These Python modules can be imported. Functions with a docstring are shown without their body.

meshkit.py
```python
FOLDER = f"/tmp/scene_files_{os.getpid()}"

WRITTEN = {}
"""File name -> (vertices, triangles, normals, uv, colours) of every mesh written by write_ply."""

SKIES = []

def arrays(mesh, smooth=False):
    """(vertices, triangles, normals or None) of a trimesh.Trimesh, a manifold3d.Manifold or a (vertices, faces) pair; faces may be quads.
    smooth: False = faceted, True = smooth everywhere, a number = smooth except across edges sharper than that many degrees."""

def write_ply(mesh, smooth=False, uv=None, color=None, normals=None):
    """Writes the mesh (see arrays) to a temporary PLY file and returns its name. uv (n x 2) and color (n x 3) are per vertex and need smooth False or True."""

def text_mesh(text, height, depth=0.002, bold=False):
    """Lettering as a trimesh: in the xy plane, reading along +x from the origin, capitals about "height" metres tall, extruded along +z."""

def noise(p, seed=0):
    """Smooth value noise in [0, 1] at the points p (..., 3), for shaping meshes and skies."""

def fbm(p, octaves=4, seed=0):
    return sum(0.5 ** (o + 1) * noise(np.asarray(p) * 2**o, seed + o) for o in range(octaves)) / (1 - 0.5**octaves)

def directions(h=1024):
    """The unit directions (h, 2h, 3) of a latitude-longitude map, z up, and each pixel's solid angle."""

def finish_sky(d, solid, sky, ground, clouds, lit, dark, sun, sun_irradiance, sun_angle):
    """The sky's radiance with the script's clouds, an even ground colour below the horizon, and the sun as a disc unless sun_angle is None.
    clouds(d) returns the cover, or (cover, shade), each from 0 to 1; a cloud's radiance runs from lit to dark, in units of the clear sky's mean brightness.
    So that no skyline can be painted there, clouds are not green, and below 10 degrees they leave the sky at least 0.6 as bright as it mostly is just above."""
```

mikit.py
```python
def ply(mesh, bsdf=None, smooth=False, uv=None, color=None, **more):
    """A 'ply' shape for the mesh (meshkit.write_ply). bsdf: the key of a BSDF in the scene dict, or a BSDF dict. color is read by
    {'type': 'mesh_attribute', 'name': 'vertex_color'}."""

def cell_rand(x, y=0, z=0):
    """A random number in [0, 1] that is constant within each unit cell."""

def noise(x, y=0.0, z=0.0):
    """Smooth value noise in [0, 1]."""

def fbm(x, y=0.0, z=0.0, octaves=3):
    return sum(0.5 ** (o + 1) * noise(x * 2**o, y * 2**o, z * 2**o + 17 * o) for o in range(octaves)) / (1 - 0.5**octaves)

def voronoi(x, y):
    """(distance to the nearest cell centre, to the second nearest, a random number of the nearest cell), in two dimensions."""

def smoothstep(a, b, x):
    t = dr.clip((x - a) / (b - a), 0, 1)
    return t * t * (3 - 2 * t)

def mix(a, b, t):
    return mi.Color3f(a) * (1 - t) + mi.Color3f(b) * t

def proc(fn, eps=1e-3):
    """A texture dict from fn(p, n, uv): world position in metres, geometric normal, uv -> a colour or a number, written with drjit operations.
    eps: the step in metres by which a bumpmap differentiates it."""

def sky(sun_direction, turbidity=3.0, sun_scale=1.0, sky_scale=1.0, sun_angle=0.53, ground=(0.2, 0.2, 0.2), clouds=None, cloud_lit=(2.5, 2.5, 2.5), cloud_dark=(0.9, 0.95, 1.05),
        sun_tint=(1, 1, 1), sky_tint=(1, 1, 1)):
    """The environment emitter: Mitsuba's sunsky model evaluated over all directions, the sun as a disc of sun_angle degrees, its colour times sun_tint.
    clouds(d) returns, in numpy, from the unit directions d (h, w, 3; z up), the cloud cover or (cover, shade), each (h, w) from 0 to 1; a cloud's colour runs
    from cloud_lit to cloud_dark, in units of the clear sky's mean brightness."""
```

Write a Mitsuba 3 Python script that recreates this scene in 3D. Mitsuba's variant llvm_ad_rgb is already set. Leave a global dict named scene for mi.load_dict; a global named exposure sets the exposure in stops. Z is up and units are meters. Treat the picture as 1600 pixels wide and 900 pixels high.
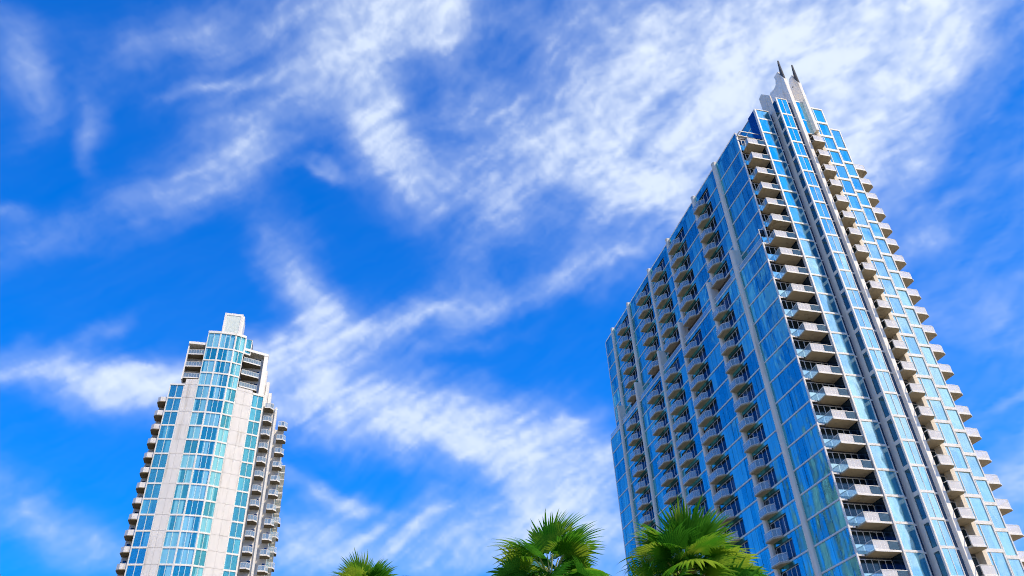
import math
import numpy as np
import drjit as dr
import mitsuba as mi
import mikit
from mikit import noise, fbm, cell_rand, smoothstep, mix, proc
from meshkit import fbm as nfbm

T = mi.ScalarTransform4f
rng = np.random.default_rng(7)
scene, labels = {}, {}

# ------------------------------------------------------------------ camera, sky, exposure
EYE = 1.6
scene['camera'] = {
    'type': 'perspective', 'fov': 66.263, 'fov_axis': 'x', 'near_clip': 0.1, 'far_clip': 6000.0,
    'to_world': T().look_at(origin=[0, 0, EYE], target=[0, 0.80847, EYE + 0.58854], up=[0.05551, -0.58764, 0.80722]),
}
exposure = 1.6

SUN = np.array([.80, -.55, 1.25])

# clouds standing in the sky: azimuth, elevation, bearing of the long axis, half length, half width (degrees), density
CLOUDS = [
    (-19.2, 54.0, 18, 8.1, 1.8, .55), (-10.5, 55.3, 15, 3.3, 1.6, .8), (-14.0, 51.2, 85, 2.6, 1.7, .6), (-15.1, 49.4, -58, 4.3, 1.5, .6),
    (-19.8, 50.8, 30, 5.7, 1.4, .6), (-28.7, 48.1, 29, 2.9, .4, .45), (-26.1, 44.0, 49, 5.6, 1.5, .68), (-12.6, 47.8, -55, 2.6, 1.3, .65),
    (-9.0, 44.2, -32, 3.6, 1.5, .35), (-44.6, 43.8, 108, 2.3, 1.2, .5), (-38.2, 42.5, -52, 1.8, .7, .42), (-35.6, 48.6, 54, 4.4, 1.0, .2),
    (-38.6, 34.8, 49, 3.4, .9, .38), (-41.1, 35.7, 23, 1.0, .6, .35), (-18.4, 44.2, -16, 1.5, .4, .4), (11.4, 46.1, 0, 7.6, 3.4, .62),
    (11.8, 42.4, -35, 7.8, 1.5, .62), (25.0, 48.8, -4, 9.3, 3.6, .72), (36.7, 46.1, 1, 6.7, 3.5, .8), (31.8, 40.7, 40, 5.9, 2.5, .7),
    (34.8, 37.3, 44, 2.7, 1.0, .45), (19.4, 42.9, -9, 5.6, 2.9, .62), (2.2, 41.1, -25, 9.3, 2.6, .26), (33.9, 33.1, 15, 2.6, 1.0, .5),
    (35.0, 27.4, -35, 3.3, 1.9, .25), (15.9, 53.6, -16, 5.6, 1.7, .45), (-1.6, 50.3, -51, 3.1, 1.8, .25), (0.0, 35.8, 14, 11.7, .9, .36),
    (-9.1, 33.6, 17, 5.1, .9, .5), (-18.2, 34.8, -55, 4.3, 1.3, .65), (-18.9, 31.1, 28, 5.2, 1.6, .5), (-33.0, 27.0, 4, 5.1, 1.1, .65),
    (-31.7, 30.6, 42, 1.9, .4, .3), (-6.8, 26.5, -8, 10.5, 1.9, .78), (-13.2, 28.4, -5, 6.3, 1.5, .6), (-.2, 24.3, -17, 5.0, 1.7, .72),
    (3.5, 23.4, -24, 2.3, 1.3, .6), (-14.3, 21.4, -19, 2.4, .5, .62), (-15.7, 18.1, 2, 3.6, 2.0, .6), (-7.6, 19.7, 39, 1.6, .7, .7),
    (3.4, 19.9, 5, 5.4, 1.9, .5), (4.9, 17.2, -4, 5.3, 2.5, .65), (-4.8, 17.5, -2, 7.9, 1.7, .42), (-32.8, 17.8, -11, 5.3, 1.3, .5),
    (32.8, 17.0, -14, 1.9, 2.2, .6), (34.2, 22.1, -1, 1.4, .3, .4), (31.1, 12.9, -11, 1.9, 2.2, .6), (-3.7, 38.7, 59, 2.8, 1.3, .3),
    (121, 18, 0, 20, 9.0, .97), (110, 24, 15, 8, 3.0, .72), (130, 25, -10, 8, 3.0, .74), (121, 30, 25, 5, 1.4, .5), (-5.8, 32.0, 10, 4.2, .6, .2), (-27.9, 28.4, 16, 2.3, .8, .35)]


def clouds(d):
    # the directions are pulled about by noise first, so that every edge frays
    warp = np.stack([nfbm(d * 9, 5, s) - .5 for s in (3, 5, 9)], -1)
    curl = np.stack([nfbm(d * 28, 4, s) - .5 for s in (13, 15, 19)], -1)
    e = d + .075 * warp + .028 * curl
    e /= np.linalg.norm(e, axis=-1, keepdims=True)
    clear = np.ones(d.shape[:2])
    for az, el, br, a, b, amp in CLOUDS:
        az, el, br = np.radians([az, el, br])
        c = np.array([math.sin(az) * math.cos(el), math.cos(az) * math.cos(el), math.sin(el)])
        east = np.array([math.cos(az), -math.sin(az), 0])
        up = np.cross(east, c)
        up *= np.sign(up[2])
        m, n = math.cos(br) * east + math.sin(br) * up, math.cos(br) * up - math.sin(br) * east
        x, y = np.degrees(e @ m) / a, np.degrees(e @ n) / b
        g = np.exp(-.55 * (x * x + y * y)) * (e @ c > .7)
        clear *= 1 - np.clip(amp * g, 0, .97)
    body = 1 - clear
    # the rest of the sky carries the same kind of wind-drawn cloud, thicker towards the horizon
    az = np.arctan2(d[..., 0], d[..., 1])
    el = np.arcsin(np.clip(d[..., 2], -1, 1))
    inside = 1 / (1 + np.exp((np.abs(np.degrees(az)) - 52) / 2.5)) / (1 + np.exp((np.degrees(el) - 62) / 2.5))
    big = nfbm(e * np.array([3.0, 3.0, 5.0]), 5, 21)
    rest = np.clip((big - .49 + .22 * np.exp(-np.degrees(el) / 20)) * 4.6, 0, 1) * .85
    body = body * inside + (1 - (1 - body) * (1 - rest)) * (1 - inside)
    # streaks along the wind and fine ripples inside the cloud
    w = d + .05 * warp + .012 * curl
    s1, s2 = w @ np.array([.80, .05, .60]), w @ np.array([-.52, -.30, .80])
    s3 = w @ np.array([.22, -.95, -.21])
    fine = nfbm(np.stack([s1 * 8, s2 * 62, s3 * 30], -1), 5, 31)
    hair = nfbm(np.stack([s1 * 26, s2 * 210, s3 * 60], -1), 3, 35)
    rip = nfbm(w * 110, 3, 41)
    puff = nfbm(w * 15, 6, 47)
    grain = .9 * (fine - .5) + .28 * (hair - .5) + .42 * (rip - .5) + 1.05 * (puff - .5)
    t = body * (1 + .75 * grain) + .5 * grain * np.clip(body * 2.2, 0, 1) * (1.15 - body)
    t = np.clip((t - .05) / .95, 0, 1)
    cover = np.clip(.52 * t ** 1.2 + .5 * np.clip(t - .45, 0, 1) * (1 + .9 * grain), 0, .93)
    cover = 1 - (1 - cover) * (1 - .30 * np.clip(body * 1.4, 0, 1) ** 1.5 * (.5 + puff))
    azd = np.degrees(az)
    haze = .012 + .24 * np.clip((azd - 8) / 35, 0, 1) * np.clip((95 - azd) / 30, 0, 1) + .15 * np.exp(-np.degrees(el) / 14)
    veil = haze * np.clip(nfbm(w * np.array([5, 5, 9]), 4, 51) + 1.1 * (fine - .5) + .5 * (hair - .5), 0, 1)
    # thin cloud scatters sunlight forwards: the nearer the sun, the brighter
    ang = np.degrees(np.arccos(np.clip(d @ (SUN / np.linalg.norm(SUN)), -1, 1)))
    shade = .58 * (1 - np.exp(-(ang / 40) ** 2)) + .42 * np.clip(.85 - 1.0 * cover - .5 * grain, 0, 1)
    return np.clip(1 - (1 - cover) * (1 - veil), 0, .95), np.clip(shade, 0, 1)


scene['sky'] = mikit.sky(SUN.tolist(), turbidity=2.5, sun_scale=1.35, sky_scale=1.5, clouds=clouds, cloud_lit=(3.1, 3.15, 3.0), cloud_dark=(.95, 1.38, 2.2),
                         sky_tint=(.0, .76, 1.66), sun_tint=(1.0, .98, .94), ground=(.17, .17, .16))

# ------------------------------------------------------------------ mesh helpers
BOXF = np.array([[0, 2, 1], [0, 3, 2], [4, 5, 6], [4, 6, 7], [0, 1, 5], [0, 5, 4], [1, 2, 6], [1, 6, 5], [2, 3, 7], [2, 7, 6], [3, 0, 4], [3, 4, 7]])


class M:
    def __init__(self):
        self.v, self.f, self.n = [], [], 0

    def add(self, v, f):
        v, f = np.asarray(v, float), np.asarray(f, int)
        self.v.append(v)
        self.f.append(f + self.n)
        self.n += len(v)
        return self

    def box(self, x0, x1, y0, y1, z0, z1):
        return self.add([[x0, y0, z0], [x1, y0, z0], [x1, y1, z0], [x0, y1, z0], [x0, y0, z1], [x1, y0, z1], [x1, y1, z1], [x0, y1, z1]], BOXF)

    def prism(self, poly, z0, z1):
        """upright prism on a convex counter-clockwise polygon"""
        p, k = np.asarray(poly, float), len(poly)
        a = sum(p[i][0] * p[(i + 1) % k][1] - p[(i + 1) % k][0] * p[i][1] for i in range(k))
        if a < 0:
            p = p[::-1]
        v = np.vstack([np.c_[p, np.full(k, z0)], np.c_[p, np.full(k, z1)]])
        f = []
        for i in range(k):
            j = (i + 1) % k
            f += [[i, j, j + k], [i, j + k, i + k]]
        for i in range(1, k - 1):
            f += [[0, i + 1, i], [k, k + i, k + i + 1]]
        return self.add(v, f)

    def wall(self, a, b, t, z0, z1, s0=0.0, s1=None):
        """upright slab along the segment a-b (plan), from s0 to s1 metres along it, t = (from, to) to the right hand side of a->b"""
        a, b = np.asarray(a, float), np.asarray(b, float)
        L = np.linalg.norm(b - a)
        s1 = L if s1 is None else s1
        e = (b - a) / L
        n = np.array([e[1], -e[0]])
        return self.prism([a + e * s0 + n * t[0], a + e * s1 + n * t[0], a + e * s1 + n * t[1], a + e * s0 + n * t[1]], z0, z1)

    def mesh(self):
        return np.vstack(self.v), np.vstack(self.f)


def numbered(key):
    k, i = key, 0
    while k in scene or k in labels:
        i += 1
        k = f'{key}_{i:03d}'
    return k


def put(name, shape, parent=None, label=None):
    key = numbered(f'{parent}__{name}' if parent else name)
    scene[key] = shape
    if label:
        labels[key] = {'label': label}
    return key


def thing(name, label, category, group=None):
    key = numbered(name)
    labels[key] = {'label': label, 'category': category}
    if group:
        labels[key]['group'] = group
    return key


CACHE = {}


def shape(m, bsdf, frame, lift=0.0, tag=None, smooth=False):
    """A ply dict; meshes with the same tag are written once and only moved."""
    if tag is None or tag not in CACHE:
        sh = mikit.ply(m.mesh() if isinstance(m, M) else (m() if callable(m) else m).mesh(), None, smooth)
        if tag is not None:
            CACHE[tag] = sh
    else:
        sh = CACHE[tag]
    return {**sh, 'bsdf': {'type': 'ref', 'id': bsdf}, 'to_world': frame @ T().translate([0, 0, float(lift)])}


# ------------------------------------------------------------------ materials
def rgb(*c):
    return {'type': 'rgb', 'value': list(c)}


DR = np.array([.95648, .29181])            # along the street fronts, to the right
NV = np.array([.29181, -.95648])           # out of the street fronts
DL = np.array([-.26458, .96436])           # along the big side of the blue tower, away from the street

GZ = 91.264                                # floor 0 of the blue tower


def stucco(base, amount=.10, rough=.75, scale=.7):
    """painted concrete: cloudy tone, rain streaks running down, a few stained patches"""
    def fn(p, n, uv):
        a = fbm(p.x * scale, p.y * scale, p.z * scale * .35, 4)
        b = fbm(p.x * 3.1, p.y * 3.1, p.z * .18, 3)
        st = smoothstep(.60, .82, fbm(p.x * 1.7 + 9, p.y * 1.7, p.z * .12, 3))
        k = (1 - amount + 2 * amount * (.55 * a + .45 * b)) * (1 - 2.0 * amount * st)
        return mi.Color3f(*base) * mix((1, 1, 1), (.98, .95, .90), st) * k
    return {'type': 'twosided', 'bsdf': {'type': 'roughplastic', 'alpha': .35, 'diffuse_reflectance': proc(fn), 'int_ior': 1.35}} if rough < .5 else \
        {'type': 'twosided', 'bsdf': {'type': 'diffuse', 'reflectance': proc(fn)}}


scene['white_paint'] = stucco((.84, .83, .79), .05, .4)
scene['frame_white'] = stucco((.78, .78, .77), .06, .4)
scene['concrete'] = stucco((.72, .685, .61), .12)
scene['fin_paint'] = stucco((.86, .83, .76), .08)
scene['slab_paint'] = stucco((.42, .37, .28), .14)
scene['soffit_brown'] = stucco((.21, .18, .13), .14)
scene['tan_wall'] = stucco((.70, .63, .51), .10)
scene['dark_wall'] = stucco((.10, .11, .13), .2)
scene['roof_felt'] = stucco((.30, .30, .30), .2)
scene['pier_light'] = stucco((.66, .655, .64), .10)
scene['spire_metal'] = stucco((.12, .125, .13), .1)


def glass(mirror, tint, deep, curtain, share, weight, axis, floor_h, floor_z, bump=.0016, pitch=1.15):
    """Coated glass: a tinted mirror over a room, part of whose windows have curtains drawn (folds and gaps by noise).
    axis: plan direction along the facade; share: how many panes have curtains."""
    def room(p, n, uv):
        s = p.x * float(axis[0]) + p.y * float(axis[1])
        fl = dr.floor((p.z - floor_z) / floor_h)
        s_cell = dr.floor(s / pitch)
        r = cell_rand(s_cell, fl, 7)
        r2 = cell_rand(dr.floor(s / (pitch * 3.1) + fl * .37), fl, 11)
        fold = noise(s * 5.5, fl * 3.7) * .55 + noise(s * 2.1, fl * 5.1) * .45
        on = smoothstep(1 - share, 1 - share + .12, .55 * r + .45 * r2) * (.35 + .65 * fold)
        return mix(deep, curtain, dr.clip(on, 0, 1))

    def wave(p, n, uv):
        return noise(p.x * .9 + 3, p.y * .9, p.z * .55) + .35 * noise(p.x * 2.3, p.y * 2.3, p.z * 1.1)

    m = {'type': 'roughconductor', 'alpha': mirror, 'material': 'none', 'specular_reflectance': rgb(*tint)}
    if bump:
        m = {'type': 'bumpmap', 'arbitrary': proc(wave, 5e-3), 'scale': bump, 'bsdf': m}
    return {'type': 'twosided', 'bsdf': {'type': 'blendbsdf', 'weight': weight, 'a': m, 'b': {'type': 'diffuse', 'reflectance': proc(room)}}}


scene['side_glass'] = glass(.015, (.22, .74, .82), (.003, .04, .08), (.10, .50, .56), .55, .45, DL, 3.2, GZ, .05)
scene['front_glass'] = glass(.012, (.72, .98, 1.0), (.004, .12, .18), (.12, .52, .62), .5, .24, DR, 3.2, GZ, .030)
scene['slot_glass'] = glass(.02, (.16, .30, .55), (.004, .015, .04), (.02, .05, .10), .3, .5, DR, 3.2, GZ, .004)
scene['teal_glass'] = glass(.03, (.16, .30, .34), (.01, .03, .035), (.05, .10, .11), .35, .5, DL, 3.2, GZ, .006)
scene['door_glass'] = glass(.02, (.09, .17, .26), (.006, .010, .016), (.09, .12, .14), .3, .6, DL, 3.2, GZ, .004, .9)
scene['pale_tower_glass'] = glass(.02, (.30, .92, .92), (.01, .15, .20), (.32, .68, .72), .62, .70, DR, 3.1, 94.51, .008, 1.0)
scene['dark_tower_glass'] = glass(.02, (.20, .74, .80), (.003, .07, .12), (.14, .46, .54), .4, .48, DR, 3.1, 94.51, .008, 1.0)
scene['lantern_paint'] = stucco((.58, .66, .64), .05)
scene['frosted'] = {'type': 'blendbsdf', 'weight': .55, 'a': {'type': 'thindielectric', 'int_ior': 1.5}, 'b': {'type': 'twosided', 'bsdf': {'type': 'diffuse', 'reflectance': rgb(.80, .80, .81)}}}
scene['rail_glass'] = {'type': 'blendbsdf', 'weight': .28, 'a': {'type': 'thindielectric', 'int_ior': 1.7}, 'b': {'type': 'twosided', 'bsdf': {'type': 'diffuse', 'reflectance': rgb(.36, .50, .56)}}}

scene['blue_rail'] = {'type': 'blendbsdf', 'weight': .5, 'a': {'type': 'thindielectric', 'int_ior': 1.7}, 'b': {'type': 'twosided', 'bsdf': {'type': 'diffuse', 'reflectance': rgb(.07, .15, .23)}}}

# ------------------------------------------------------------------ the ground
g = M().box(-2500, 2500, -2500, 2500, -.5, 0)


def ground_fn(p, n, uv):
    k = fbm(p.x * .15, p.y * .15, 0, 4)
    fine_ = noise(p.x * 9, p.y * 9)
    return mix((.12, .12, .07), (.25, .225, .18), smoothstep(.42, .56, k)) * (.85 + .3 * fine_)


scene['ground_mix'] = {'type': 'twosided', 'bsdf': {'type': 'diffuse', 'reflectance': proc(ground_fn)}}
scene['ground'] = shape(g, 'ground_mix', T())
labels['ground'] = {'label': 'flat city ground of paving and grass below the towers', 'category': 'ground', 'kind': 'structure'}

# ------------------------------------------------------------------ the blue glass tower
# local frame: x = u along the front, y = w away from the street, z up from floor 0 (the top terrace floor)
FR = T(np.array([[DR[0], DL[0], 0, 36.5326], [DR[1], DL[1], 0, 89.044], [0, 0, 1, GZ], [0, 0, 0, 1.0]]))
H = 3.2
LOW = -21
tw = thing('apartment_tower', 'tall blue glass apartment tower with two spiked white fins at its top', 'apartment tower')


def part(name, m, bsdf, i=0, parent=tw, tag=None, label=None):
    return put(name, shape(m, bsdf, FR, i * H, tag), parent, label)


GR = -GZ - .02
SET = -6 * H                                 # the terrace where the lower storeys step out by a metre
part('core', M().box(.36, 20.9, .4, 66.0, GR, SET - .05).box(1.42, 20.9, .42, 64.4, SET - .05, 1.02 * H).box(4.95, 20.85, .1, 32, 1.0 * H, 2.62 * H)
     .box(14.6, 16.95, -3.15, .39, GR, 3.0 * H).box(16.96, 20.9, -1.25, .38, GR, 2.42 * H).box(11.05, 14.0, -2.3, .37, GR, 1.0 * H).box(11.65, 13.7, -3.1, .37, 1.02 * H, 3.36 * H)
     .box(4.9, 8.0, -1.4, .36, GR, 2.6 * H).box(8.15, 11.0, -3.15, .34, GR, 3.12 * H), 'dark_wall', label='dark core behind the glass')
part('roof', M().box(1.2, 20.95, .45, 64.45, 1.03 * H, 1.1 * H).box(4.93, 20.9, .12, 31.9, 2.63 * H, 2.7 * H), 'roof_felt')

# -- floors of the long side -------------------------------------------------
PIL = [8.1, 16.5, 28.4, 38.0, 49.9, 59.8]     # outer edges of the pilasters
PW = [.95, .8, .75, .75, .75, .75]
ENDW = {0: 64.5, 1: 66.1}
BALC = [(12.7, 15.7), (23.3, 27.1), (32.0, 35.7), (40.2, 43.9), (51.8, 55.2)]
DOOR = [(11.3, 15.65), (21.8, 27.4), (31.0, 36.2), (39.2, 44.4), (50.8, 55.8)]


def u_of(i):
    return 1.06 if i >= -6 else 0.0


def side_strip(u, a, b, z0, z1, n):
    m = M()
    for k in range(n):
        x0, x1 = a + (b - a) * k / n, a + (b - a) * (k + 1) / n
        t = .012 * rng.normal()
        m.add([[u + t, x0 + .02, z0], [u - t, x1 - .02, z0], [u - t, x1 - .02, z1], [u + t, x0 + .02, z1],
               [u + t + .05, x0 + .02, z0], [u - t + .05, x1 - .02, z0], [u - t + .05, x1 - .02, z1], [u + t + .05, x0 + .02, z1]],
              [[0, 2, 1], [0, 3, 2], [4, 5, 6], [4, 6, 7], [0, 1, 5], [0, 5, 4], [1, 2, 6], [1, 6, 5], [2, 3, 7], [2, 7, 6], [3, 0, 4], [3, 4, 7]])
    return m


for i in range(LOW, 1):
    u = u_of(i)
    lay = 0 if i >= -6 else 1
    end = ENDW[lay]
    top = H - .13 if i != 0 else 1.22 * H
    # a thin white band marks each floor
    part('floor_band', M().box(u - .05, u + .2, .02, end, -.1, .1), 'frame_white', i, tag=f'band{lay}')
    # near bay: single panes
    for k in range(6):
        a, b = .12 + k * 1.2, .12 + k * 1.2 + 1.2
        if b > 7.3:
            b = 7.3
        part('glass_pane', side_strip(u + .01, a, b, .11, top - .01, 1), 'side_glass', i)
    spans = []
    edges = [0] + PIL
    for n in range(1, 7):
        a = PIL[n - 1]
        b = (PIL[n] - PW[n]) if n < 6 else end
        if n < 6:
            d0, d1 = DOOR[n - 1]
            spans += [(a, d0), (d1, b)] if b - d1 > .4 else [(a, d0)]
        else:
            spans += [(a, b)]
    for a, b in spans:
        part('window_strip', side_strip(u + .01, a + .02, b - .02, .11, top - .01, max(1, round((b - a) / 1.25))), 'side_glass', i)
# closed body behind window strips where the doors stand back is the core; door bays follow with the balconies
part('roof_rail', M().box(1.06, 1.12, .05, 64.5, 1.3 * H - .06, 1.3 * H + .02).box(1.05, 1.4, .04, 64.5, 1.22 * H, 1.22 * H + .1), 'frame_white')
part('terrace_parapet', M().box(-.06, .9, .0, 66.1, SET - .14, SET + .1).box(-.04, .02, .0, 66.1, SET + .85, SET + .92), 'frame_white')
part('terrace_rail_panel', M().box(-.02, .0, .05, 66.0, SET + .14, SET + .84), 'rail_glass')
part('corner_trim', M().box(1.0, 1.2, -.12, .06, SET, 1.12 * H), 'frame_white')
part('corner_trim', M().box(-.07, .14, -.12, .06, LOW * H, SET - .1), 'frame_white')
part('end_wall', M().box(-.02, 20.9, 66.1, 66.4, GR, SET).box(1.05, 20.9, 64.5, 64.8, SET, 1.25 * H), 'frame_white')

for n, (w1, pw) in enumerate(zip(PIL, PW)):
    ring = [(.32 * math.cos(t) * 1.0, .5 * math.sin(t)) for t in np.linspace(0, 2 * math.pi, 14, endpoint=False)]
    # a rounded rib on each storey group: half-round nose on a square back
    c = w1 - pw / 2
    nose = [(-.5 + .28 - .28 * math.sin(t) - .0, c - pw / 2 * math.cos(t)) for t in np.linspace(0, math.pi, 9)] + [(.1, c + pw / 2), (.1, c - pw / 2)]
    p = part('pilaster', M().prism([(x + 1.06, y) for x, y in nose], SET + .1, 1.34 * H), 'concrete')
    part('pilaster', M().prism(nose, LOW * H, SET + 1.35 * H).box(.1, 1.0, c - pw / 2, c + pw / 2, SET + .11, SET + 1.35 * H), 'concrete')
    part('pilaster_cap', M().prism([(x * 1.06 + 1.06, c + (y - c) * 1.1) for x, y in nose], 1.34 * H, 1.34 * H + .14), 'white_paint')


def rail_side(pts, lo=.06, hi=1.08, pickets=True, step=.15):
    """railing of posts and pickets along a plan polyline"""
    m = M()
    for a, b in zip(pts[:-1], pts[1:]):
        L = math.dist(a, b)
        m.wall(a, b, (.05, .085), -.17, .05)
        m.wall(a, b, (-.035, .035), hi - .05, hi + .02)
        m.wall(a, b, (-.02, .02), lo, lo + .05)
        k = max(2, int(L / step))
        for j in range(k + 1):
            s = L * j / k
            r = .02 if 0 < j < k else .035
            m.wall(a, b, (-.012, .012), lo + .05, hi - .05, max(0, s - r), min(L, s + r))
    return m


def rail_panel(pts, lo=.1, hi=1.02):
    m = M()
    for a, b in zip(pts[:-1], pts[1:]):
        m.wall(a, b, (-.012, .012), lo, hi, .05, math.dist(a, b) - .05)
    return m


def door_wall(fix, a, b, z0, z1, n, along_w=True, t=.06):
    """glass of a sliding door front and, as a second mesh, its pale frames"""
    gl, fr = M(), M()
    for k in range(n):
        x0, x1 = a + (b - a) * k / n, a + (b - a) * (k + 1) / n
        if along_w:
            gl.box(fix, fix + .04, x0 + .05, x1 - .05, z0 + .06, z1 - .08)
        else:
            gl.box(x0 + .05, x1 - .05, fix, fix + .04, z0 + .06, z1 - .08)
    for k in range(n + 1):
        x = a + (b - a) * k / n
        if along_w:
            fr.box(fix - .03, fix + .05, x - .045, x + .045, z0, z1)
        else:
            fr.box(x - .045, x + .045, fix - .03, fix + .05, z0, z1)
    if along_w:
        fr.box(fix - .03, fix + .05, a, b, z1 - .07, z1 + .0)
    else:
        fr.box(a, b, fix - .03, fix + .05, z1 - .07, z1 + .0)
    return gl, fr


def balcony(i, slab, rails, panel, doors, tag, bs='slab_paint'):
    key = part('balcony', slab, bs, i, tag=tag + 's')
    if rails is not None:
        put('railing', shape(rails, 'white_paint', FR, i * H, tag + 'r'), key)
    if panel is not None:
        put('rail_glass', shape(panel, 'rail_glass', FR, i * H, tag + 'p'), key)
    if doors is not None:
        put('glass_door', shape(doors[0], 'door_glass', FR, i * H, tag + 'd'), key)
        put('door_frame', shape(doors[1], 'frame_white', FR, i * H, tag + 'f'), key)
    return key


for n in range(5):
    b0, b1 = BALC[n]
    d0, d1 = DOOR[n]
    for i in range(LOW, 1):
        if i == -6:
            continue
        u = u_of(i)
        tag = f'side{n}{u > 0}'
        slab = M().prism([(u + .3, b0), (u - .25, b0 + .1), (u - 1.1, b0 + 1.0), (u - 1.1, b1), (u + .3, b1)], -.16, .02)
        line = [(u - .25, b0 + .16), (u - 1.05, b0 + 1.0), (u - 1.05, b1 - .05), (u + .1, b1 - .05)]
        balcony(i, slab, rail_side(line, step=.6), rail_panel(line), door_wall(u + .28, d0, d1, .05, 2.5, 4), tag)
        part('spandrel', M().box(u + .02, u + .1, d0, d1, 2.53, H - .11) if i < 0 else M().box(u + .02, u + .1, d0, d1, 2.53, 1.22 * H), 'side_glass', i, tag=f'spd{n}{u > 0}{i == 0}')

def sheet(x0, x1, y0, z0, z1, seed):
    """a pane a few centimetres thick, seated a little out of true as real glazing is"""
    r = np.random.default_rng(seed)
    a, b = r.normal(0, .013, 2)
    xc, zc = (x0 + x1) / 2, (z0 + z1) / 2
    v = [[x, y0 + k + a * (x - xc) + b * (z - zc), z] for z, k in ((z0, None), (z1, None)) for x, k in ((x0, 0), (x1, 0), (x1, .06), (x0, .06))]
    return M().add(v, BOXF)


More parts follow.
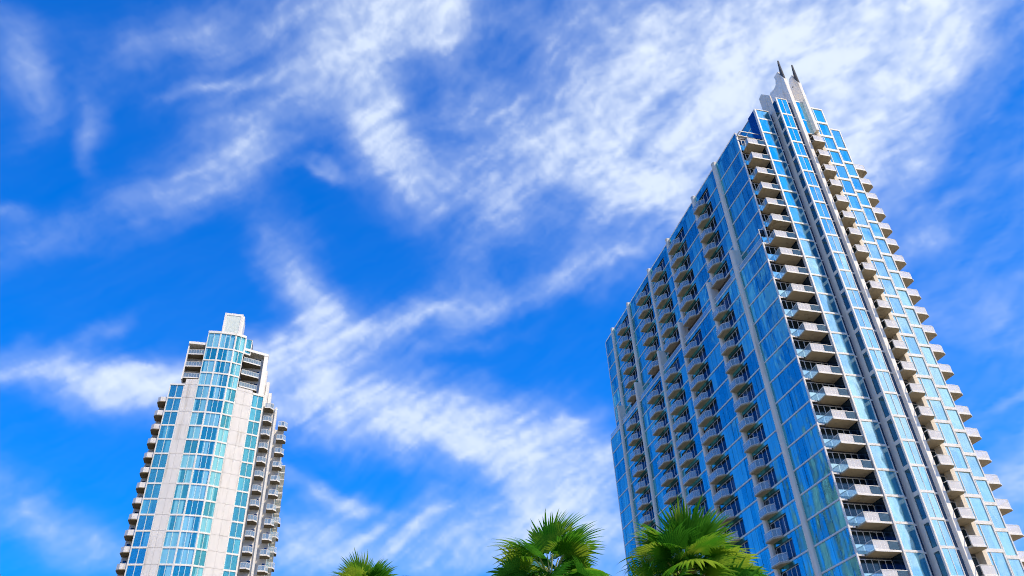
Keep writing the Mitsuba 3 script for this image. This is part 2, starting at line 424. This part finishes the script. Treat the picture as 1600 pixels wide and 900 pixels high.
# -- the street front ----------------------------------------------------------
F = lambda v: -v     # outward distance -> local y
for i in range(LOW, 1):
    up_ = i >= -5
    u0 = 1.06 if up_ else 0.0
    tag = f'corner{up_}'
    ul = max(1.1, u0 + .45)
    slab = M().prism([(ul + .15, .3), (ul, F(1.85)), (4.55, F(1.85)), (4.66, .3)], -.16, .02)
    f0 = (max(1.1, u0 + .45) + .05, F(1.8))
    mid = (f0[0] + 1.95 if not up_ else f0[0] + 1.75, F(1.8))
    rails = rail_side([f0, mid], step=.48)
    rails.wall(f0, (4.55, F(1.8)), (.05, .085), -.17, .05)
    rails.wall((ul + .19, F(.06)), f0, (-.03, .03), 1.03, 1.1).wall(mid, (4.5, F(1.8)), (-.03, .03), 1.03, 1.1).wall((4.5, F(1.8)), (4.5, F(.2)), (-.03, .03), 1.03, 1.1)
    bk = balcony(i, slab, rails, rail_panel([(ul + .19, F(.06)), f0]), door_wall(.26, u0 + .2, 4.6, .05, 2.8, 5, along_w=False), tag)
    put('rail_panel', shape(rail_panel([f0, mid]), 'frosted', FR, i * H, tag + 'p1'), bk)
    put('rail_glass', shape(rail_panel([mid, (4.5, F(1.8))]), 'blue_rail', FR, i * H, tag + 'p2'), bk)
    put('rail_glass', shape(rail_panel([(4.5, F(1.8)), (4.5, F(.2))]), 'blue_rail', FR, i * H, tag + 'p3'), bk)
    # the solid glass breast beside the corner
    part('corner_pane', sheet(u0 + .15, u0 + (2.9 if not up_ else 1.6), F(.03), .06, 1.15, 600 + i), 'front_glass', i)
    if not up_:
        part('corner_band', M().box(u0 + .14, u0 + 1.0, F(.05), .05, -.16, .05), 'white_paint', i, tag='cband')
part('corner_canopy', M().box(1.2, 4.66, F(.1), .3, 1.06 * H, 1.06 * H + .12).box(1.2, 1.34, F(.9), F(.1), 1.06 * H, 1.06 * H + .12).box(1.2, 4.66, F(1.0), F(.9), 1.06 * H, 1.06 * H + .12), 'white_paint')
for k in range(8):
    for i in (1, 2):
        wn = part('window', M().box(4.84, 4.94, .32 + 3 * k, .40 + 3 * k, i * H + .1, (i + (1 if i == 1 else .6)) * H).box(4.84, 4.94, .40 + 3 * k, 3.32 + 3 * k, i * H - .06 + (.1 if i == 1 else 0), i * H + .16), 'frame_white')
        put('pane', shape(side_strip(4.88, .40 + 3 * k, 3.32 + 3 * k, i * H + .16, (i + (1 if i == 1 else .6)) * H - .06, 2), 'side_glass', FR), wn)

for i in range(LOW, 4):
    gl = 'front_glass'
    # bay 1
    if i <= 2:
        h1 = H if i < 2 else .68 * H
        wn = part('window', M().box(4.68, 4.93, F(1.96), F(1.5), -.0, h1).box(7.36, 7.45, F(1.92), F(1.5), 0, h1).box(4.68, 7.45, F(1.94), F(1.5), -.16, .12).box(7.45, 8.08, F(1.56), F(1.4), -.14, .1)
                  .box(4.93, 7.36, F(1.9), F(1.5), h1 - .02 if i == 2 else h1 - .165, h1 + .1 if i == 2 else h1 - .161), 'white_paint', i, tag=f'b1f{i == 2}')
        put('pane', shape(sheet(4.93, 7.36, F(1.86), .12, h1 - .16, 100 + i), gl, FR, i * H), wn)
        put('slot_pane', shape(M().box(7.45, 8.08, F(1.5), F(1.44), .1, h1 - .14), 'slot_glass', FR, i * H, f'b1s{i == 2}'), wn)
        part('side_wall', M().box(4.7, 4.88, F(1.48), .3, 0, h1), 'slot_glass', i, tag=f'b1w{i == 2}')
    # bay 2, boxed out; its left flank is concrete at the back and glass at the front
    if i <= 3:
        h2 = H if i < 3 else .2 * H
        if i == 3:
            continue
        top2 = i == 2
        h2 = H * 1.18 if top2 else H
        wn = part('window', M().box(8.05, 8.28, F(3.76), F(3.5), -.0, h2).box(10.08, 10.18, F(3.72), F(3.3), 0, h2).box(8.05, 10.2, F(3.74), F(3.4), -.17, .13).box(10.2, 11.0, F(3.4), F(3.2), -.14, .1)
                  .box(9.15, 9.21, F(3.71), F(3.6), .13, h2 - .17).box(8.28, 10.08, F(3.7), F(3.3), h2 - .02 if top2 else h2 - .175, h2 + .12 if top2 else h2 - .171), 'white_paint', i, tag=f'b2f{top2}')
        put('pane', shape(sheet(8.28, 9.15, F(3.66), .13, h2 - .17, 200 + i), gl, FR, i * H), wn)
        put('pane', shape(sheet(9.21, 10.08, F(3.66), .13, h2 - .17, 300 + i), gl, FR, i * H), wn)
        put('slot_pane', shape(M().box(10.2, 11.0, F(3.32), F(3.26), .1, h2 - .14), 'slot_glass', FR, i * H, f'b2s{top2}'), wn)
        fk = part('flank_window', M().box(8.07, 8.2, F(3.49), F(2.62), -.36, .14), 'concrete', i, tag='b2k')
        put('pane', shape(M().box(8.1, 8.16, F(3.49), F(2.62), .14, h2 - .36), 'teal_glass', FR, i * H, f'b2g{top2}'), fk)
PIERLABEL = dict(label='grey concrete pier up the flank of the boxed-out bay')

# twin fins
def extr(u0, u1, prof):
    """solid of the outline (outward distance, floor height) between two planes across the front"""
    import shapely
    from trimesh.creation import triangulate_polygon
    m, k = M(), len(prof)
    v = np.array([[u0, F(a), b * H] for a, b in prof] + [[u1, F(a), b * H] for a, b in prof])
    pts, tri = triangulate_polygon(shapely.Polygon(prof), engine='earcut')
    A = np.array([[u0, F(a), b * H] for a, b in pts])
    B = np.array([[u1, F(a), b * H] for a, b in pts])
    n = np.cross(A[tri[0][1]] - A[tri[0][0]], A[tri[0][2]] - A[tri[0][0]])[0]
    ta = tri if n < 0 else tri[:, ::-1]
    m.add(A, ta)
    m.add(B, ta[:, ::-1])
    poly = np.array(prof)
    area = sum(poly[j][0] * poly[(j + 1) % k][1] - poly[(j + 1) % k][0] * poly[j][1] for j in range(k))
    for j in range(k):
        q = (j + 1) % k
        a, b = (j, q) if area > 0 else (q, j)
        m.add([v[a], v[b], v[b + k], v[a + k]], [[0, 1, 2], [0, 2, 3]])
    return m


part('pier', extr(8.09, 8.3, [(2.6, LOW), (2.6, 3.76), (.8, 4.5), (-.06, 4.42), (-.06, 2.5), (.9, 2.5), (.9, LOW)]), 'concrete', **PIERLABEL)


def fin(u0, u1, prof, spike_v, z0s, z1s):
    m = extr(u0, u1, prof)
    key = part('fin', m, 'fin_paint')
    uc = (u0 + u1) / 2
    put('spike', shape(extr(uc - .13, uc + .13, [(spike_v - .02, z0s - .1), (spike_v - .08, z1s), (spike_v - .2, z1s - .03), (spike_v - .75, z0s + .35), (spike_v - .75, z0s - .1)]), 'spire_metal', FR), key)
    return key


fin(11.0, 11.62, [(3.97, LOW), (3.97, 4.88), (3.3, 5.45), (3.1, 5.72), (1.95, 5.72), (2.05, 5.45), (1.72, 5.18), (.95, 5.1), (.0, 5.2), (-.4, 5.14), (-.4, 1), (2.5, 1), (2.5, LOW)], 3.97, 4.9, 6.4)
fb = fin(13.72, 14.25, [(3.95, 1.12), (3.95, 4.76), (3.35, 5.3), (3.2, 5.66), (2.3, 5.66), (1.95, 5.4), (1.85, 5.2), (1.2, 4.9), (1.2, 1.12)], 3.95, 4.78, 6.3)
hole = M().prism([(3.0 + .16 * math.cos(t), .16 * math.sin(t)) for t in np.linspace(0, 2 * math.pi, 12, endpoint=False)], 0, .04)
hv, hf = hole.mesh()
hv = np.c_[13.72 - hv[:, 2] + .01, -hv[:, 0] + .5, hv[:, 1] + 4.94 * H]
put('round_vent', shape(M().add(hv, hf), 'dark_wall', FR), fb)
for i in (1, 2):
    part('window', M().box(11.64, 13.7, F(3.26), F(3.1), -.06, .06), 'frame_white', i, tag='upgf')
    wn = [k for k in scene if k.startswith(tw + '__window') and k.count('__') == 1][-1]
    put('pane', shape(sheet(11.66, 13.7, F(3.2), .06, H * (1 if i == 1 else 1.38) - .06, 700 + i), 'front_glass', FR, i * H), wn)
part('lintel', M().box(11.65, 13.7, F(3.28), F(2.2), 3.37 * H, 3.45 * H), 'white_paint')

# stack 2, between the first fin and the cheek wall
part('cheek_wall', M().box(13.96, 14.52, F(3.42), F(2.0), LOW * H, 1.1 * H), 'tan_wall')
for i in range(LOW, 1):
    slab = M().prism([(11.66, F(2.3)), (11.66, F(4.7)), (13.55, F(4.7)), (13.94, F(4.2)), (13.94, F(2.3))], -.17, .02)
    rails = rail_side([(11.72, F(4.64)), (13.52, F(4.64))], step=.45)
    rails.wall((11.72, F(4.64)), (11.72, F(4.05)), (-.03, .03), 1.03, 1.1).wall((13.52, F(4.64)), (13.9, F(4.2)), (-.03, .03), 1.03, 1.1).wall((13.9, F(4.2)), (13.9, F(3.4)), (-.03, .03), 1.03, 1.1)
    bk = balcony(i, slab, rails, rail_panel([(13.9, F(4.2)), (13.9, F(3.45))]), door_wall(F(2.36), 11.7, 13.9, .05, 2.7, 2, along_w=False), 'mid')
    put('rail_panel', shape(rail_panel([(11.72, F(4.64)), (13.52, F(4.64))]), 'frosted', FR, i * H, 'midp1'), bk)

# glass field, two staggered columns
for i in range(LOW, 4):
    for c, (a, b, v, topi) in enumerate(((14.54, 17.05, 3.3, 2), (17.05, 21.02, 1.4, 1))):
        if i > topi:
            continue
        last = i == topi
        h = H if not last else H * (1.1 if c == 0 else 1.45)
        gl = 'front_glass'
        m = M().box(a, a + .14, F(v + .05), F(v - .3), 0, h).box(b - .16, b, F(v + .05), F(v - .3), 0, h).box(a, b, F(v + .07), F(v - .3), -.22, .2)
        xm = a + (.62 if c == 0 else 2.15)
        m.box(xm - .05, xm + .05, F(v + .03), F(v - .2), .2, h - .22)
        if last:
            m.box(a, b, F(v + .07), F(v - .3), h - .22, h + .05)
        wn = part('window', m, 'white_paint', i, tag=f'fld{c}{last}')
        put('pane', shape(sheet(a + .14, xm - .05, F(v - .05), .2, h - .22, 400 + i * 2 + c), gl, FR, i * H), wn)
        put('pane', shape(sheet(xm + .05, b - .16, F(v - .05), .2, h - .22, 500 + i * 2 + c), gl, FR, i * H), wn)
# stack 3 hangs on the far end wall
part('east_wall', M().box(20.9, 21.0, F(1.2), 66, GR, 1.05 * H), 'pier_light')
for i in range(LOW, 1):
    slab = M().prism([(21.02, F(.5)), (23.9, F(.5)), (24.5, F(.1)), (24.5, 3.4), (21.02, 3.4)], -.17, .02)
    line = [(21.1, F(.45)), (23.88, F(.45)), (24.45, F(.06)), (24.45, 3.35)]
    bk = balcony(i, slab, rail_side(line, step=.6), None, None, 'end')
    put('rail_panel', shape(rail_panel(line), 'frosted', FR, i * H, 'endp'), bk)

# ------------------------------------------------------------------ the pale tower
FL = T(np.array([[DR[0], -NV[0], 0, -67.134], [DR[1], -NV[1], 0, 143.2815], [0, 0, 1, 94.514], [0, 0, 0, 1.0]]))
HL = 3.1
pt = thing('apartment_tower', 'slim pale apartment tower with a stepped top and box lantern, left', 'apartment tower')
LB = -17


def lpart(name, m, bsdf, i=0, parent=pt, tag=None, label=None, smooth=False):
    return put(name, shape(m, bsdf, FL, i * HL, tag), parent, label)


# plan of the bowed front, (u, outward): left flank, left pier, three facets, right pier, right flank
A0, A1, A2, A3, A4, A5, A6, A7 = (-5.5, -.75), (-2.55, -.35), (-.1, .0), (2.55, .28), (5.75, .06), (7.85, -.75), (11.0, -2.0), (13.5, -2.85)
P2 = lambda p: (p[0], -p[1])
GL = -94.53
core = M().prism([(-5.3, 1.1), (-2.5, .7), (0, .35), (2.55, .1), (5.7, .3), (7.8, 1.1), (11, 2.35), (13.3, 3.2), (13.3, 22), (-5.3, 22)], GL, -3.4 * HL)
core.box(-7.0, -5.3, 3.8, 22, GL, -4.2 * HL).box(13.3, 16.2, 6.3, 22, GL, -3.4 * HL).box(16.2, 18.4, 9.1, 22, GL, -4.8 * HL)
core.box(-3.4, -.02, 2.4, 14, -3.4 * HL, .28 * HL).prism([(-.02, .4), (2.55, .1), (5.7, .3), (7.8, 1.1), (7.85, 14), (-.02, 14)], -3.4 * HL, .3 * HL).box(7.85, 12.6, 3.8, 14, -3.4 * HL, .28 * HL)
core.prism([(.1, .4), (2.55, .1), (5.7, .3), (7.8, 1.1), (9.2, 2.0), (9.2, 9), (.1, 9)], .3 * HL, 1.2 * HL)
lpart('core', core, 'dark_wall')
lpart('roof', M().prism([(-5.4, 1.0), (13.4, 3.1), (16, 20), (-6.8, 20)], -3.4 * HL + .0, -3.4 * HL + .12).prism([(0, .5), (9.2, 1.7), (9.2, 9), (0, 9)], 1.21 * HL, 1.3 * HL), 'roof_felt')


def facade_window(a, b, i, n, glassy, tag, f=.16, sill=.16, h=HL, out=.08):
    """white framed window row between plan points a, b; n panes"""
    a, b = P2(a), P2(b)
    L = math.dist(a, b)
    m = M()
    m.wall(a, b, (-.25, out), -sill, sill)
    m.wall(a, b, (-.25, out - .01), sill, h - sill, 0, f)
    m.wall(a, b, (-.25, out - .01), sill, h - sill, L - f, L)
    cells = np.linspace(f, L - f, n + 1)
    for s in cells[1:-1]:
        m.wall(a, b, (-.2, out - .03), sill, h - sill, s - .045, s + .045)
    wn = lpart('window', m, 'white_paint', i, tag=tag)
    for k in range(n):
        g0, g1 = cells[k] + (.045 if k else 0), cells[k + 1] - (.045 if k < n - 1 else 0)
        put('pane', shape(M().wall(a, b, (-.12, -.06), sill, h - sill, g0, g1), glassy, FL, i * HL, f'{tag}p{k}'), wn)
    return wn


# wall() puts its thickness on the right hand side of a->b; with y away from the street and a->b to the right that is the street side
for i in range(LB, 1):
    for c, (a, b, n) in enumerate(((A2, A3, 2), (A3, A4, 3), (A4, A5, 2))):
        facade_window(a, b, i, n, 'pale_tower_glass', f'cb{c}{(i * 3 + c * 5) % 4 != 1}{i == 0}', h=HL if i < 0 else 1.25 * HL)
    if i <= -4:
        facade_window(A0, A1, i, 2, 'dark_tower_glass', 'fl', f=.2)
        facade_window(A6, A7, i, 2, 'dark_tower_glass', 'fr', f=.2)
# crown row and its cornices
lpart('cornice', M().wall(P2(A2), P2(A3), (-.3, .14), 1.2 * HL, 1.38 * HL).wall(P2(A3), P2(A4), (-.3, .14), 1.2 * HL, 1.38 * HL).wall(P2(A4), P2(A5), (-.3, .14), 1.2 * HL, 1.38 * HL), 'white_paint')
facade_window((7.85, -.8), (9.2, -1.5), 0, 1, 'dark_tower_glass', 'crn', h=1.25 * HL)
# flank caps
lpart('cornice', M().wall(P2(A0), P2(A1), (-.3, .12), -3.0 * HL - .12, -3.0 * HL + .25).wall(P2(A6), P2(A7), (-.3, .12), -3.0 * HL - .12, -2.95 * HL + .2), 'white_paint')
# piers of jointed panels
for (a, b, top, mat) in ((A1, A2, -2.55, 'pier_light'), (A5, A6, -2.75, 'pier_light')):
    pr = lpart('pier', M().wall(P2(a), P2(b), (-.3, .0), LB * HL, top * HL), 'concrete')
    L = math.dist(a, b)
    i = LB
    while i < top - .1:
        hi = min(i + 1, top)
        half = L / 2
        for s0, s1 in ((.03, half - .015), (half + .015, L - .03)):
            put('panel', shape(M().wall(P2(a), P2(b), (0.0, .1), i * HL + .035, hi * HL - .03, s0, s1), mat, FL), pr)
        i += 1
# windows of the right hand side, which the blue tower mirrors
for i in range(LB, -6):
    for k, w0 in enumerate((10.4, 14.2, 18.0)):
        wn = lpart('window', M().box(18.5, 18.62, w0 - .15, w0 + 2.9, .1, .3).box(18.5, 18.62, w0 - .15, w0 + 2.9, 2.7, 2.85).box(18.5, 18.6, w0 + 1.3, w0 + 1.45, .3, 2.7).box(18.5, 19.7, w0 - .4, w0 + 3.0, -.1, .08), 'white_paint', i, tag=f'sw{k}')
        put('pane', shape(M().box(18.5, 18.54, w0, w0 + 2.75, .3, 2.7), 'dark_tower_glass', FL, i * HL, f'swp{k}'), wn)
# lantern box on the roof
lan = lpart('lantern', M().box(2.3, 2.75, 1.5, 1.9, 1.25 * HL, 3.36 * HL).box(5.75, 6.3, 1.5, 1.9, 1.25 * HL, 3.36 * HL).box(2.3, 6.3, 1.52, 1.9, 3.2 * HL, 3.38 * HL).box(2.28, 6.6, 1.9, 6.0, 1.25 * HL, 3.3 * HL), 'white_paint')
put('lantern_panel', shape(M().box(2.75, 5.75, 1.6, 1.7, 1.28 * HL, 3.2 * HL), 'lantern_paint', FL), lan)


def lbalcony(poly, line, i, tag, panel='pier_light', doors=None, solid=True, bs='soffit_brown', fill='rail_glass'):
    key = lpart('balcony', M().prism(poly, -.15, .02), bs, i, tag=tag + 's')
    m = M()
    for a, b in zip(line[:-1], line[1:]):
        m.wall(a, b, (-.03, .03), .02, 1.05)
    put('railing', shape(m if solid else rail_side(line, step=.5), panel if solid else 'white_paint', FL, i * HL, tag + 'r'), key)
    if not solid:
        put('rail_panel', shape(rail_panel(line), fill, FL, i * HL, tag + 'g'), key)
    if doors:
        put('glass_door', shape(doors[0], 'door_glass', FL, i * HL, tag + 'd'), key)
        put('door_frame', shape(doors[1], 'frame_white', FL, i * HL, tag + 'f'), key)
    return key


for i in range(LB, -3):
    # left edge
    if i <= -5:
        lbalcony([(-5.5, .9), (-6.7, .95), (-7.3, 1.5), (-7.3, 3.75), (-5.5, 3.75)], [(-5.5, .95), (-6.68, 1.0), (-7.25, 1.52), (-7.25, 3.7)], i + .75, 'bl', doors=door_wall(3.7, -6.9, -5.6, .05, 2.4, 2, along_w=False))
        lbalcony([(-6.9, 7.0), (-7.9, 7.2), (-7.9, 9.4), (-6.9, 9.4)], [(-6.95, 7.05), (-7.85, 7.25), (-7.85, 9.3)], i + .75, 'bm')
    # right, on the turned corner
    lbalcony([(13.9, 3.1), (15.0, 2.95), (15.8, 3.8), (15.75, 5.3), (13.9, 5.3)], [(13.94, 3.16), (15.0, 3.02), (15.73, 3.82), (15.7, 5.2)], i + .25, 'br', panel='white_paint', solid=False, fill='rail_glass', doors=door_wall(5.25, 14.9, 15.6, .05, 2.1, 1, along_w=False))
    if i <= -5:
        lbalcony([(17.1, 6.1), (18.4, 6.1), (19.1, 6.9), (19.05, 8.2), (17.1, 8.2)], [(17.14, 6.16), (18.4, 6.16), (19.03, 6.92), (18.98, 8.1)], i + .4, 'bs', panel='white_paint', solid=False, fill='rail_glass', doors=door_wall(8.15, 17.7, 18.3, .05, 2.1, 1, along_w=False))
    if i <= -11:
        lbalcony([(18.5, 11.0), (19.6, 11.0), (20.2, 11.8), (20.2, 13.5), (18.5, 13.5)], [(18.6, 11.06), (19.6, 11.06), (20.12, 11.8), (20.12, 13.4)], i + .1, 'bt', panel='white_paint', solid=False, fill='rail_glass')
lpart('column', M().box(16.1, 16.5, 4.9, 5.3, LB * HL, -3.4 * HL), 'white_paint')
lpart('side_wall', M().box(13.5, 13.62, 3.0, 6.25, GL, -3.0 * HL), 'pier_light')
lpart('side_wall', M().box(13.62, 16.3, 5.32, 5.36, GL, -3.45 * HL), 'pier_light')
lpart('side_wall', M().box(16.28, 16.5, 5.3, 9.05, GL, -3.5 * HL), 'pier_light')
lpart('side_wall', M().box(16.5, 18.45, 8.22, 8.27, GL, -4.6 * HL).box(18.4, 18.5, 9.1, 22, GL, -6 * HL), 'pier_light')
lpart('side_wall', M().box(-7.1, -5.3, 3.76, 3.79, GL, -4.2 * HL).box(-7.1, -7.0, 3.79, 20, GL, -4.2 * HL), 'pier_light')
# shoulders with their top balconies
lpart('shoulder', M().box(-3.65, -.1, .2, 2.6, .24 * HL, .43 * HL).box(-3.65, -3.4, .5, 2.6, -2.55 * HL, .24 * HL), 'white_paint')
lpart('shoulder', M().prism([(7.9, .8), (11.7, 2.2), (13.1, 2.75), (13.1, 4.0), (7.9, 4.0)], .24 * HL, .43 * HL).prism([(12.2, 2.5), (13.05, 2.8), (13.05, 4.0), (12.2, 4.0)], -3.3 * HL, .24 * HL), 'white_paint')
lpart('shoulder_wall', M().box(-3.4, -.02, 2.33, 2.39, -3.0 * HL, .24 * HL).box(7.86, 12.2, 3.72, 3.79, -3.0 * HL, .24 * HL), 'pier_light')
for k, z in enumerate((-.52, -1.5, -2.4)):
    lbalcony([(-3.38, .5), (-.14, .12), (-.14, 2.3), (-3.38, 2.3)], [(-3.36, .56), (-.16, .18)], z, 'shl', panel='white_paint', solid=False, doors=door_wall(2.26, -3.2, -.6, .05, 2.3, 3, along_w=False))
for k, z in enumerate((-.62, -1.62, -2.6)):
    lbalcony([(8.0, 1.0), (11.7, 2.35), (11.7, 3.7), (8.0, 3.7)], [(8.05, 1.08), (11.66, 2.4)], z, 'shr', panel='white_paint', solid=False, doors=door_wall(3.66, 8.3, 11.6, .05, 2.3, 4, along_w=False))
for k in range(3):
    lpart('stepped_wall', M().box(12.75 + k * .75, 13.4 + k * .75, 3.0 + k * .7, 5.5 + k * .7, -3.6 * HL, (-.9 - .75 * k) * HL), 'white_paint')

# ------------------------------------------------------------------ fan palms
def palm_green(a, b):
    def fn(p, n, uv):
        k = fbm(p.x * 2.2, p.y * 2.2, p.z * 2.2, 3)
        return mix(a, b, smoothstep(.3, .7, k))
    return proc(fn)


def leafy(a, b, trans):
    return {'type': 'principledthin', 'base_color': palm_green(a, b), 'roughness': .42, 'diff_trans': trans, 'spec_trans': 0.0, 'eta': 1.4}


scene['frond_green'] = leafy((.03, .15, .010), (.08, .27, .02), .85)
scene['frond_bright'] = leafy((.06, .24, .012), (.26, .38, .03), .95)
scene['frond_dead'] = leafy((.24, .17, .08), (.38, .29, .15), .4)
scene['frond_old'] = leafy((.16, .17, .04), (.34, .28, .09), .6)
scene['petiole_green'] = {'type': 'twosided', 'bsdf': {'type': 'principled', 'base_color': rgb(.30, .34, .09), 'roughness': .5}}


def bark(p, n, uv):
    ring = noise(p.z * 9, fbm(p.x * 3, p.y * 3, p.z * 2) * 2)
    return mix((.10, .075, .05), (.30, .24, .18), ring)


scene['palm_bark'] = {'type': 'twosided', 'bsdf': {'type': 'diffuse', 'reflectance': proc(bark)}}


def fan(R, spread, nseg, cup, droop, split, seed):
    """costapalmate blade in its own frame: x out along the midrib, y across, z up. Pleated segments, free and hanging at the tips."""
    r = np.random.default_rng(seed)
    V, Fc = [], []
    dth = 2 * spread / nseg
    for k in range(nseg):
        th = -spread + dth * (k + .5)
        Ls = R * (1 - .30 * (abs(th) / spread) ** 1.7) * (1 + .09 * r.normal())
        side = r.normal() * .10
        tipd = droop * (.7 + .6 * r.random())
        rows = []
        for j, q in enumerate((.07, .3, split, .72, .88, 1.0)):
            rad = Ls * q
            half = rad * math.tan(dth / 2) * 1.02 if q <= split else Ls * split * math.tan(dth / 2) * max(0, (1 - q) / (1 - split)) ** .7
            a = th + (side * (q - split) if q > split else 0)
            cx_, cy_ = rad * math.cos(a), rad * math.sin(a)
            z = -cup * (cy_ ** 2) / R - .18 * cx_ ** 2 / R - (tipd * (q - split) ** 1.6 * Ls if q > split else 0)
            shrink = 1 - .25 * tipd * max(0, q - split)
            n_ = np.array([-math.sin(a), math.cos(a)])
            for s, dz in ((-1, -.35), (0, .0), (1, -.35)):
                rows.append([cx_ * shrink + n_[0] * half * s, cy_ * shrink + n_[1] * half * s, z + dz * half])
        b = len(V)
        V += rows
        for j in range(5):
            for s in (0, 1):
                a0 = b + j * 3 + s
                Fc += [[a0, a0 + 3, a0 + 4], [a0, a0 + 4, a0 + 1]]
    return np.array(V), np.array(Fc)


def orient(V, origin, x, z):
    x = x / np.linalg.norm(x)
    y = np.cross(z, x)
    y /= np.linalg.norm(y)
    z = np.cross(x, y)
    return V @ np.array([x, y, z]) + origin


def tube(pts, radii, flat=.6, k=6):
    pts = np.asarray(pts)
    V, Fc = [], []
    for i, (p, r) in enumerate(zip(pts, radii)):
        t = pts[min(i + 1, len(pts) - 1)] - pts[max(i - 1, 0)]
        t = t / np.linalg.norm(t)
        a = np.cross(t, [0, 0, 1.0]) if abs(t[2]) < .95 else np.cross(t, [1.0, 0, 0])
        a /= np.linalg.norm(a)
        b = np.cross(t, a)
        for j in range(k):
            q = 2 * math.pi * j / k
            V.append(p + r * (math.cos(q) * a + flat * math.sin(q) * b))
    for i in range(len(pts) - 1):
        for j in range(k):
            a0, a1 = i * k + j, i * k + (j + 1) % k
            Fc += [[a0, a1, a1 + k], [a0, a1 + k, a0 + k]]
    return np.array(V), np.array(Fc)


def palm(x, y, zc, size, seed, label, count, extra=()):
    r = np.random.default_rng(seed)
    key = thing('fan_palm', label, 'palm tree')
    c = np.array([x, y, zc])
    # trunk with old leaf boots
    n = 40
    zz = np.linspace(0, zc - .1, n)
    rad = .20 * size + .06 * np.exp(-zz / .5) + .012 * np.sin(np.arange(n) * 2.4)
    rad[-6:] += .10 * size
    V, Fc = tube(np.c_[np.full(n, x) + .05 * np.sin(zz), np.full(n, y), zz], rad, 1.0, 14)
    put('trunk', {**mikit.ply((V, Fc), 'palm_bark', True)}, key)
    specs = []
    for k in range(count):
        t = k / (count - 1)
        az = k * 2.39996 + r.normal() * .15
        el = math.radians(84 - 128 * t ** .85 + r.normal() * 6)
        specs.append((az, el, 1.0, 'frond_bright' if r.random() < (.5 if t < .3 else .28) else ('frond_green' if t < .55 + .3 * r.random() else ('frond_old' if r.random() < .7 else 'frond_dead'))))
    heart = [(r.random() * 6.28, .5 + .8 * r.random(), .62, 'frond_green' if k % 3 else 'frond_bright') for k in range(9)]
    for az, el, sc, mat in list(extra) + heart + specs:
        d = np.array([math.cos(az) * math.cos(el), math.sin(az) * math.cos(el), math.sin(el)])
        L = size * (.85 + .25 * r.random()) * (1.0 if el > -.2 else .9) * sc
        hang = .16 + .25 * max(0, math.cos(el)) * r.random()
        ts = np.linspace(0, 1, 7)
        pts = c + np.outer(ts * L, d) - np.outer(hang * L * ts ** 2, [0, 0, 1.0]) + np.array([0, 0, .25 * size * max(0, math.sin(el))])
        tip = pts[-1] - pts[-2]
        tip /= np.linalg.norm(tip)
        out = tip - np.array([0, 0, .2 if el > .9 else .45])
        out /= np.linalg.norm(out)
        up = np.array([0, 0, 1.0]) - out[2] * out
        if np.linalg.norm(up) < .25:
            up = -np.array([math.cos(az), math.sin(az), 0])
        if el > .9:
            up = -np.array([math.cos(az), math.sin(az), 0]) + .2 * np.array([0, 0, 1.0])
        tilt = r.normal() * (.3 if el > .9 else .75)
        side = np.cross(up, out)
        up = up * math.cos(tilt) + side * math.sin(tilt)
        R = size * (.98 + .14 * r.random()) * sc
        V, Fc = fan(R, math.radians(112 + 12 * r.normal()) if el < .9 else math.radians(88 + 10 * r.normal()), 36, .30 + .3 * r.random(), (.15 if el > .9 else .25) + .4 * r.random(), (.58 + .12 * r.random()), int(r.integers(1e6)))
        fk = put('frond', mikit.ply((orient(V, pts[-1], out, up), Fc), mat), key)
        V, Fc = tube(pts, np.linspace(.045, .022, 7) * size, .5)
        put('stalk', mikit.ply((V, Fc), 'petiole_green', True), fk)
    return key


def at(az, el, dist):
    a, e = math.radians(az), math.radians(el)
    return dist * math.sin(a), dist * math.cos(a), EYE + dist * math.tan(e)


back = -math.pi / 2
px, py, pz = at(11.15, 15.9, 19.0)
pz -= .8
palm(px, py, pz, 1.02, 11, 'large fan palm in front of the blue glass tower, its crown overlapping the balconies', 48,
     [(back + .3, .42, .9, 'frond_bright'), (back - .5, .55, .85, 'frond_green'), (back + .9, .35, .95, 'frond_green'), (back - 1.1, .3, .95, 'frond_bright'), (back + .9, 1.38, 1.1, 'frond_bright'), (back - 1.2, 1.2, 1.0, 'frond_bright'), (back + 1.5, .8, 1.0, 'frond_bright')])
px, py, pz = at(1.65, 15.9, 19.5)
pz -= .5
palm(px, py, pz, .97, 23, 'fan palm against open sky just left of the foot of the blue glass tower', 46,
     [(back - .2, .45, .9, 'frond_green'), (back + .6, .5, .85, 'frond_bright'), (back - .9, .35, .95, 'frond_green'), (back + 2.6, 1.42, 1.15, 'frond_green'), (back + 1.35, .75, 1.05, 'frond_green'), (back - 1.45, .7, 1.0, 'frond_green')])
px, py, pz = at(-11.6, 14.9, 27.0)
pz -= .55
palm(px, py, pz, .92, 37, 'small fan palm showing only its top fronds, nearest the pale tower', 46,
     [(back + .2, .6, .9, 'frond_green'), (back - .5, 1.4, 1.0, 'frond_bright'), (back + .9, 1.15, 1.0, 'frond_green')])
